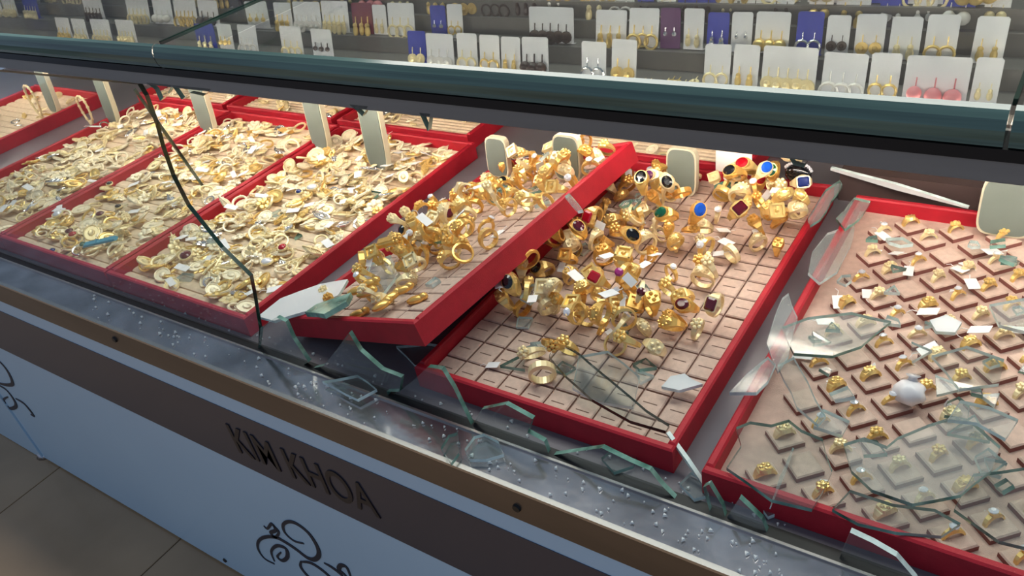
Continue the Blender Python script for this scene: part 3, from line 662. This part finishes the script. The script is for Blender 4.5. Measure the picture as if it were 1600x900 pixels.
# ================================================================ EARRING RACK ON THE REAR SHELF
ROWS = []                                          # (y, z) in units of each row's card foot
for k, (v13, z) in enumerate(((151, .276), (88, .305), (38, .335), (4, .362))):
    p = onz(1300, v13, z); ROWS.append((p[1] / U, z, v13))
rack = thing('earring_rack', 'grey stepped rack of earring cards on the rear glass shelf', 'rack')
yend = 1.635
for k, (yr, z, v13) in enumerate(ROWS):
    ye = ROWS[k + 1][0] - .012 if k < 3 else yend
    part('step', bx((XL + .02, yr - .012, ZS + .0005), (-.036, ye, z - .001)), 'rack_grey', rack)
rack2x = -.024
EAR = {}
def ear(kind, mt):
    m = MB(); m.tube([(0, -.001, .004), (0, -.0015, 0), (0, -.0015, -.004)], .0006, 4)
    if kind == 'hoop': m.tube([(.0062 * math.cos(a), -.002, -.010 + .0062 * math.sin(a)) for a in np.linspace(0, 2 * math.pi, 13)[:-1]], .0013, 5, closed=True)
    elif kind == 'ball': m.ball((0, -.005, -.008), .0058, 10, 6)
    elif kind == 'disc': m.prism(oval(.0062, .0062, 12), 0, .002, M=Matrix.Translation((0, -.001, -.009)) @ Matrix.Rotation(math.pi / 2, 4, 'X')); m.ball((0, -.004, -.009), .003, 6, 4)
    elif kind == 'drop':
        m.ball((0, -.003, -.005), .0028, 6, 4); m.ball((0, -.003, -.011), .004, 8, 5, sc=(.9, .6, 1.5))
    elif kind == 'stud': m.ball((0, -.002, -.003), .003, 6, 4)
    return m.mesh('earring', mt, kind == 'ball')
for k in ('hoop', 'ball', 'disc', 'drop', 'stud'):
    for g in ('gold', 'gold_pale', 'bead_pink', 'bead_pearl', 'bead_dark', 'silver'): EAR[k, g] = ear(k, g)
CARDN = dict(card_white='white', card_blue='blue', card_purple='purple', card_maroon='maroon')
ROWN = ['on the lowest front step of the rack', 'on the second step of the rack', 'on the third step of the rack', 'on the topmost step of the rack']
CARDS = {}
def card_mesh(w_, h, mt):
    key = (round(w_, 3), round(h, 3), mt)
    if key not in CARDS:
        r = .002; wq = key[0] / 2; m = MB(); hh = key[1]
        pl = [(-wq, 0), (wq, 0), (wq, hh - r), (wq - r, hh), (-wq + r, hh), (-wq, hh - r)]
        m.prism(pl, -.0004, .0004, M=Matrix.Rotation(math.pi / 2, 4, 'X')); m.box((-wq, 0, 0), (wq, .007, .0006)); m.box((-wq * .25, -.0006, hh * .86), (wq * .25, .0002, hh * .9))
        CARDS[key] = m.mesh('earring_card', mt)
    return CARDS[key]
EN = dict(hoop='hoop', ball='ball', disc='disc', drop='drop', stud='stud'); GN = dict(gold='gold', gold_pale='pale gold', bead_pink='pink', bead_pearl='pearl', bead_dark='dark', silver='silver')
def card(row, x0, x1, mt='card_white', kind=None, g=None, h=.057):
    yr, z, v13 = ROWS[row]
    def px2x(u): vv = -33 + (u + 1195) * (v13 + 33) / 2495; return onz(u, vv, z)[0]
    a, b = px2x(x0), px2x(x1); w_ = (b - a) - .002; cx = (a + b) / 2
    if w_ < .012: w_ = .012
    M = Matrix.Translation((cx, yr * U, BASE + z * U)) @ Matrix.Rotation(random.uniform(-.05, .05), 4, 'Z') @ Matrix.Rotation(-.22 + random.uniform(-.04, .04), 4, 'X')
    kind = kind or random.choice(['hoop', 'disc', 'drop', 'drop', 'hoop', 'ball', 'stud']); g = g or random.choice(['gold', 'gold', 'gold_pale', 'gold_pale', 'bead_dark', 'bead_pearl'])
    cn = CARDN[mt]; hh = h * U * random.uniform(.95, 1.05)
    thing('earring_card', f'{cn} earring card with {GN[g]} {EN[kind]} earrings {ROWN[row]}', 'card', M, f'{cn} cards with {GN[g]} {EN[kind]}s {ROWN[row]}', card_mesh(w_, hh, mt))
    n = 2 if w_ < .036 else (3 if w_ < .055 else 5)
    for i in range(n):
        s = (i + .5) / n - .5; sc = random.uniform(1.15, 1.45) * min(1, w_ / .034)
        thing('earring', f'{GN[g]} {EN[kind]} earring on a {cn} card {ROWN[row]}', 'earring', M @ Matrix.Translation((s * w_ * .9, -.0006, hh * .44)) @ Matrix.Scale(sc, 4), f'{GN[g]} {EN[kind]} earrings {ROWN[row]}', EAR[kind, g])
B_, Pu, Mr = 'card_blue', 'card_purple', 'card_maroon'
R3 = [(640, 668, B_, 'disc', 'gold_pale'), (668, 712, None, 'disc', 'bead_pearl'), (716, 748, None, 'hoop', 'gold_pale'), (750, 783), (783, 815, None, 'drop', 'gold'), (817, 858, None, 'ball', 'bead_dark'), (908, 948, None, 'hoop', 'silver'),
      (954, 995, None, 'disc', 'gold'), (1097, 1140, None, 'hoop', 'gold_pale'), (1141, 1184, None, 'drop', 'gold'), (1186, 1274, None, 'disc', 'gold_pale'), (1279, 1350, None, 'hoop', 'bead_pearl'), (1352, 1402, None, 'hoop', 'gold'),
      (1406, 1509, None, 'ball', 'bead_pink'), (1511, 1556, None, 'drop', 'gold_pale'), (490, 524, None, 'stud', 'bead_dark')]
R2 = [(462, 505), (505, 548), (553, 585, Mr, 'drop', 'gold'), (585, 607, None, 'drop', 'gold_pale'), (608, 650), (675, 700, B_, 'stud', 'silver'), (701, 725), (827, 898, None, 'disc', 'bead_dark'), (930, 979), (981, 1029, None, 'hoop', 'gold'),
      (1031, 1063, Pu, 'stud', 'silver'), (1066, 1100, None, 'drop', 'gold_pale'), (1102, 1138, B_, 'drop', 'silver'), (1140, 1174, None, 'stud', 'silver'), (1176, 1232, None, 'ball', 'gold'), (1240, 1283, B_, 'hoop', 'silver'),
      (1286, 1325, None, 'disc', 'bead_dark'), (1331, 1380, None, 'disc', 'gold'), (1385, 1435, None, 'drop', 'gold_pale'), (1440, 1492, None, 'hoop', 'gold'), (1513, 1566, None, 'drop', 'gold')]
R1 = [(532, 560), (565, 605, None, 'ball', 'bead_pink'), (610, 650), (665, 705), (706, 750), (752, 800), (802, 848), (852, 885), (912, 950), (951, 992), (995, 1022, B_), (1025, 1056), (1058, 1120, B_, 'drop', 'bead_dark'), (1122, 1151), (1153, 1190, None, 'hoop', 'bead_dark'),
      (1200, 1240, None, 'drop', 'bead_dark'), (1260, 1300), (1302, 1358), (1370, 1415, B_), (1420, 1460), (1465, 1520, B_), (1530, 1574)]
R0 = [(700, 760), (780, 840, Pu), (850, 900), (905, 985), (1000, 1050, None, 'ball', 'bead_pearl'), (1060, 1100), (1110, 1180), (1190, 1250), (1260, 1330), (1340, 1400, B_), (1410, 1480), (1490, 1560)]
for r, L in ((0, R3), (1, R2), (2, R1), (3, R0)):
    for c in L:
        c = list(c) + [None] * (5 - len(c)); card(r, c[0], c[1], c[2] or 'card_white', c[3], c[4], .060 if r == 0 else .057)
for r, (a, b) in ((0, (60, 480)), (1, (-20, 455)), (2, (-20, 520)), (3, (60, 690))):
    u = a
    while u < b:
        w_ = (u + 1195) / 2495 * 55 * random.uniform(.7, 1.1)
        if random.random() < .85: card(r, u, u + w_, B_ if random.random() < .2 else 'card_white')
        u += w_ + random.uniform(2, 10)
# loose earrings lying at the front of the rack
for u in range(1008, 1096, 9):
    p = onz(u, 132 + random.uniform(-6, 5), .277)
    g = random.choice(['gold', 'gold_pale']); k = random.choice(['hoop', 'disc'])
    thing('earring', f'loose {GN[g]} {EN[k]} earring lying flat between the cards of the front step', 'earring', Matrix.Translation(Vector(p) + Vector((0, 0, .004))) @ Matrix.Rotation(-1.3, 4, 'X'), 'loose earrings on the front step', EAR[k, g])

# ================================================================ BROKEN GLASS
def poly_shard(name, pts3, thick, nrm, mats=('shard_clear', 'glass_edge'), parent=None, label=None, cat='glass shard', group=None, jag=0.0):
    """flat polygon of world points extruded along nrm, green edge all round"""
    pts3 = [np.array(p, float) for p in pts3]; nrm = np.array(nrm, float); nrm /= np.linalg.norm(nrm)
    if jag:
        out = []
        for i, p in enumerate(pts3):
            q = pts3[(i + 1) % len(pts3)]; out.append(p); L = np.linalg.norm(q - p)
            if L > .02:
                t_ = q - p; sd = np.cross(t_ / L, nrm); k = max(1, int(L / .018))
                for j in range(1, k): out.append(p + t_ * (j / k) + sd * random.uniform(-jag, jag))
        pts3 = out
    c = sum(pts3) / len(pts3); n = len(pts3); m = MB()
    vs = [p - c for p in pts3]; vs2 = [v + nrm * thick for v in vs]
    m.add(vs + vs2, [tuple(range(n - 1, -1, -1)), tuple(range(n, 2 * n))], 0)
    m.add(vs + vs2, [(i, (i + 1) % n, n + (i + 1) % n, n + i) for i in range(n)], 1)
    me = m.mesh(name, list(mats)); M = Matrix.Translation(Vector(c))
    if parent: o = obj(name, me, parent, M); return o
    return thing(name, label, cat, M, group, me)
PT = .005
def pane(px, **k):
    return poly_shard('broken_pane', [ony(u, v, YC + .002) for u, v in px], PT, (0, 1, 0), **k)
# what is left of the front glass, still seated in the channel
pane([(-330, 288), (0, 404), (200, 475), (403, 548), (405, 515), (396, 462), (390, 432), (345, 388), (292, 322), (268, 275), (252, 230), (243, 196), (226, 150), (215, 132), (0, 112), (-330, 80)], parent=case, mats=('pane_clear', 'glass_edge_dark'))
pane([(403, 548), (407, 512), (432, 496), (446, 503), (458, 530), (482, 566), (470, 572)], parent=case, mats=('shard_clear', 'glass_edge'))
pane([(482, 577), (505, 572), (527, 545), (545, 520), (562, 548), (596, 578), (627, 590), (624, 612), (604, 612), (608, 622)], parent=case)
pane([(608, 622), (640, 600), (668, 574), (690, 577), (708, 606), (722, 635), (736, 664), (737, 668)], parent=case)
pane([(737, 668), (752, 640), (790, 632), (832, 655), (824, 676), (850, 690), (858, 712)], parent=case, mats=('shard_clear', 'glass_edge'))
pane([(858, 712), (940, 700), (985, 722), (1015, 735), (1035, 760), (1060, 785)], parent=case)
pane([(1110, 803), (1098, 762), (1108, 757), (1128, 790), (1134, 812)], parent=case)
pane([(1134, 812), (1155, 779), (1172, 795), (1190, 812), (1200, 836)], parent=case, mats=('shard_hazy', 'glass_edge'))
pane([(1310, 876), (1328, 832), (1362, 848), (1400, 870), (1430, 905), (1440, 922)], parent=case, mats=('shard_clear', 'glass_edge_white'))
for px in ([(228, 129), (268, 133), (262, 146), (250, 158), (242, 140)], [(268, 133), (330, 139), (318, 150), (296, 145), (284, 156)], [(545, 163), (575, 166), (566, 182), (556, 172)], [(655, 176), (672, 178), (668, 205), (661, 190)], [(1232, 246), (1262, 250), (1256, 262), (1240, 258)]):
    pane(px, parent=case, mats=('shard_clear', 'glass_edge'))
# shards lying on the trays: pixel outline, height above the ledge (units), tilt
def shard(px, z, label, tray=None, dz=.004, thick=.0036, mats=('shard_clear', 'glass_edge'), tilt=(0, 0), jag=.0012, group=None):
    if tray is not None:
        n = np.array(tray.M.to_3x3() @ Vector((tilt[0], tilt[1], 1))); n /= np.linalg.norm(n)
        uc = np.mean([p[0] for p in px]); vc = np.mean([p[1] for p in px]); p0 = on_plane(uc, vc, tray.p0 + tray.n * (dz - .004), tray.n)
    else:
        n = np.array((tilt[0], tilt[1], 1.)); n /= np.linalg.norm(n); uc = np.mean([p[0] for p in px]); vc = np.mean([p[1] for p in px]); p0 = onz(uc, vc, z)
    return poly_shard('glass_shard', [on_plane(u, v, p0, n) for u, v in px], thick, n, mats, None, label, 'glass shard', group, jag)
WE = ('shard_hazy', 'glass_edge_white'); HZ = ('shard_hazy', 'glass_edge')
shard([(1150, 672), (1172, 663), (1205, 668), (1232, 660), (1252, 676), (1285, 690), (1300, 740), (1268, 800), (1205, 785), (1135, 735), (1158, 700)], 0, 'large clear glass sheet over the near corner of the diamond pads', T6, .012, tilt=(.03, .04))
shard([(1318, 698), (1350, 688), (1385, 702), (1402, 688), (1450, 668), (1492, 655), (1520, 665), (1562, 702), (1548, 740), (1500, 778), (1425, 792), (1362, 770), (1330, 740)], 0, 'large dull glass sheet covering the middle diamond pads', T6, .016, mats=HZ, tilt=(-.02, .05))
shard([(1222, 515), (1262, 500), (1330, 492), (1392, 506), (1345, 545), (1300, 560), (1240, 556)], 0, 'long dull glass shard beside the red wall of the diamond-pad tray', T6, .013, mats=HZ)
shard([(1268, 398), (1292, 368), (1335, 352), (1328, 388), (1308, 428), (1280, 446), (1262, 430)], 0, 'frosted crazed shard at the wall of the diamond-pad tray', T6, .014, mats=WE, tilt=(.1, .1))
shard([(1306, 345), (1335, 312), (1360, 318), (1342, 346), (1320, 362)], 0, 'small dull shard in the far corner of the diamond-pad tray', T6, .012, mats=HZ)
shard([(1140, 618), (1168, 588), (1200, 562), (1212, 574), (1200, 600), (1182, 618)], 0, 'clear shard bridging the wall onto the diamond pads', T6, .020, mats=('shard_hazy', 'glass_edge_white'), tilt=(-.1, .1))
shard([(1198, 540), (1222, 470), (1232, 462), (1246, 500), (1232, 560), (1215, 585)], 0, 'upright-looking sliver along the diamond tray wall', T6, .014, mats=WE)
shard([(1215, 575), (1240, 562), (1262, 600), (1290, 655), (1278, 668), (1245, 640)], 0, 'narrow bluish shard across the diamond pads', T6, .013, mats=('shard_clear', 'glass_edge_white'))
shard([(1490, 800), (1520, 745), (1600, 735), (1640, 790), (1610, 862), (1560, 850)], 0, 'broad clear sheet near the front wall of the diamond-pad tray', T6, .013)
shard([(1300, 800), (1328, 770), (1395, 792), (1460, 800), (1500, 822), (1470, 842), (1400, 836), (1340, 822)], 0, 'clear sheet hugging the front wall of the diamond-pad tray', T6, .012)
shard([(1455, 560), (1510, 545), (1568, 566), (1560, 604), (1498, 612)], 0, 'clear shard among the far diamond pads', T6, .013, mats=('shard_clear', 'glass_edge_white'))
shard([(1545, 480), (1600, 470), (1640, 500), (1600, 522), (1560, 512)], 0, 'white hazy shard near the wide stand', T6, .013, mats=WE)
shard([(1452, 505), (1478, 496), (1502, 508), (1492, 524), (1462, 522)], 0, 'small white hazy shard between the diamond pads', T6, .012, mats=('shard_white', 'glass_edge_white'))
shard([(1480, 660), (1500, 630), (1545, 640), (1590, 660), (1570, 690), (1525, 665)], 0, 'pale shard overlapping the large dull sheet', T6, .022, mats=WE)
shard([(864, 539), (872, 536), (905, 556), (962, 604), (1010, 645), (1046, 668), (1040, 678), (985, 662), (925, 628), (885, 592), (858, 560)], 0, 'long glass sheet with deep green edge across the near pads', T5, .014, mats=('shard_clear', 'glass_edge_dark'), tilt=(.05, .12), jag=.0004)
shard([(1034, 608), (1048, 592), (1070, 588), (1082, 597), (1098, 604), (1062, 614)], 0, 'bright white glassy shard beside the red wall on the ring pads', T5, .013, mats=('shard_white', 'glass_edge_white'))
shard([(905, 560), (950, 552), (1000, 592), (990, 640), (935, 632), (895, 610)], 0, 'dull glass sheet under the green-edged one', T5, .010, mats=('shard_clear', 'glass_edge_white'))
shard([(960, 455), (1010, 448), (1030, 478), (985, 490)], 0, 'small dull sheet beside the red rectangular stone', T5, .016, mats=HZ)
shard([(1262, 345), (1290, 300), (1312, 285), (1316, 292), (1282, 346), (1266, 356)], 0, 'glass sliver along the far red wall of the coloured-stone tray', T5, .020, mats=HZ)
shard([(1116, 296), (1128, 290), (1158, 286), (1160, 291), (1130, 302)], 0, 'dark green glass bar among the far gold rings', T5, .030, thick=.006, mats=('glass_edge', 'glass_edge'), jag=0)
shard([(640, 372), (668, 364), (712, 366), (705, 378), (670, 384)], 0, 'pale green glass strip among the rings of the tipped-up tray', T4, .018, mats=HZ)
shard([(560, 462), (580, 415), (612, 402), (626, 430), (596, 468)], 0, 'hazy shard at the low side of the tipped-up tray', T4, .014, mats=WE)
shard([(480, 495), (498, 482), (535, 470), (552, 464), (545, 478), (510, 498)], 0, 'thick green-edged shard at the near corner of the tipped-up tray', T4, .024, thick=.006, mats=('glass_edge', 'glass_edge'))
shard([(405, 498), (440, 470), (500, 448), (545, 440), (530, 465), (480, 490), (430, 505)], .054, 'white hazy shard spanning the gap between brooch tray and tipped-up tray', None, tilt=(-.16, 0), mats=('shard_white', 'glass_edge_white'))
shard([(884, 311), (891, 306), (905, 322), (912, 332), (904, 334), (893, 322)], 0, 'small clear shard perched on the high wall of the tipped-up tray', T4, TH - PZ + .002, mats=WE, jag=0)
shard([(752, 300), (764, 284), (784, 282), (790, 292), (772, 304)], 0, 'grey shard at the foot of a short stand', T4, .020, mats=HZ)
shard([(690, 704), (702, 684), (716, 680), (718, 712), (706, 728)], .005, 'green-edged shard hanging over the steel ledge', thick=.004)
shard([(727, 706), (742, 686), (757, 682), (780, 694), (788, 714), (760, 722), (735, 722)], .005, 'rounded glass chip lying on the steel ledge', thick=.004, mats=('shard_clear', 'glass_edge_white'))
shard([(505, 600), (560, 590), (590, 612), (560, 628)], .005, 'flat clear shard on the steel ledge under the tipped-up tray', thick=.004, mats=('shard_clear', 'glass_edge_white'))
shard([(1062, 760), (1080, 742), (1100, 752), (1108, 778), (1085, 784)], .002, 'clear shard on the case floor between two trays', thick=.004, mats=('shard_clear', 'glass_edge_white'))
shard([(1170, 770), (1200, 760), (1230, 800), (1200, 812)], .002, 'clear shard against the front of the diamond-pad tray', thick=.004, mats=WE)
shard([(940, 720), (965, 700), (1000, 706), (990, 732), (960, 742)], .002, 'clear shard on the case floor before the coloured-stone tray', thick=.004, mats=('shard_clear', 'glass_edge'))
shard([(620, 545), (668, 540), (715, 548), (700, 566), (650, 575)], .002, 'clear shard on the case floor below the tipped-up corner', thick=.004, mats=('shard_clear', 'glass_edge_white'))
# thin slivers standing or leaning (world ends from what they touch)
def sliver(a, b, w_, label, mats=('shard_hazy', 'glass_edge_white')):
    a = np.array(a, float); b = np.array(b, float); t_ = b - a; sd = np.cross(t_, (0, 1, 0.2)); sd = sd / np.linalg.norm(sd)
    poly_shard('glass_sliver', [a - sd * w_ * .3, a + sd * w_ * .5, (a + b) / 2 + sd * w_, b + sd * w_ * .2, b - sd * w_ * .2, (a + b) / 2 - sd * w_ * .7], .004, np.cross(t_, sd), mats, None, label, 'glass shard')
sliver(onz(1046, 674, .042), onz(1110, 764, .004), .0022, 'thin white glass sliver leaning from the red tray corner to the channel')
sliver(onz(320, 292, .03), ony(212, 138, .80), .0030, 'long dark-edged sliver leaning against the tall stand', ('shard_clear', 'glass_edge_dark'))
sliver(onz(1240, 700, .03), onz(1205, 790, .042), .0018, 'thin pale sliver across the near edge of the diamond-pad tray')
sliver(onz(1300, 262, .060), onz(1515, 322, .045), .0050, 'long white glass strip along the back wall of the diamond-pad tray', ('shard_white', 'glass_edge_white'))
# small shards scattered at random over trays and ledge
for t, n, w_ in ((T6, 34, 'the diamond-pad tray'), (T5, 16, 'the coloured-stone tray'), (T4, 12, 'the tipped-up tray'), (T3, 8, 'the brooch tray beside the tilted tray')):
    for i in range(n):
        x = random.uniform(.03, t.w * .85); y = random.uniform(.03, t.l - .04); r = random.uniform(.006, .017); k = random.choice([3, 4, 4, 5]); a0 = random.uniform(0, 6.28)
        h = t.H[int(x / t.cell), int(y / t.cell)] + .001 if t is not T6 else t.top + .010
        tl = Matrix.Rotation(random.gauss(0, .15), 4, 'X') @ Matrix.Rotation(random.gauss(0, .15), 4, 'Y')
        P = [t.M @ (Vector((x, y, h)) + tl @ Vector((r * random.uniform(.5, 1.2) * math.cos(a0 + 6.283 * j / k), r * random.uniform(.5, 1.2) * math.sin(a0 + 6.283 * j / k), 0))) for j in range(k)]
        poly_shard('glass_shard', P, .004, np.array(t.M.to_3x3() @ tl.to_3x3() @ Vector((0, 0, 1))), random.choice([('shard_clear', 'glass_edge_white'), HZ, WE, ('shard_clear', 'glass_edge')]), None,
                   (lb := f"{dict([(3, 'small three-cornered'), (4, 'small four-sided'), (5, 'small five-sided')])[k] if r < .012 else dict([(3, 'larger three-cornered'), (4, 'larger four-sided'), (5, 'larger five-sided')])[k]} glass piece {zone(y / t.l)} {w_}"), 'glass shard', lb)
cr = MB()
for i in range(190):                               # glass crumbs along the ledge and the case floor
    u = random.uniform(150, 1250); k = random.random()
    x = onz(u, 546 + (u - 400) * .3615, 0)[0]; y = random.uniform(YF + .004, YC - .012) * U if k < .7 else random.uniform(YC + .014, .592) * U
    s = random.uniform(.0008, .0026); a0 = random.uniform(0, 6.28)
    cr.prism([(x + s * math.cos(a0 + j * 2.094) * random.uniform(.6, 1.3), y + s * math.sin(a0 + j * 2.094)) for j in range(3)], BASE + .0012, BASE + .0012 + s * .9, 0, inset=.3)
o = obj('glass_crumbs', cr.mesh('glass_crumbs', 'shard_white')); tag(o, 'fine glass crumbs strewn along the steel ledge', 'glass crumbs', None, 'stuff')
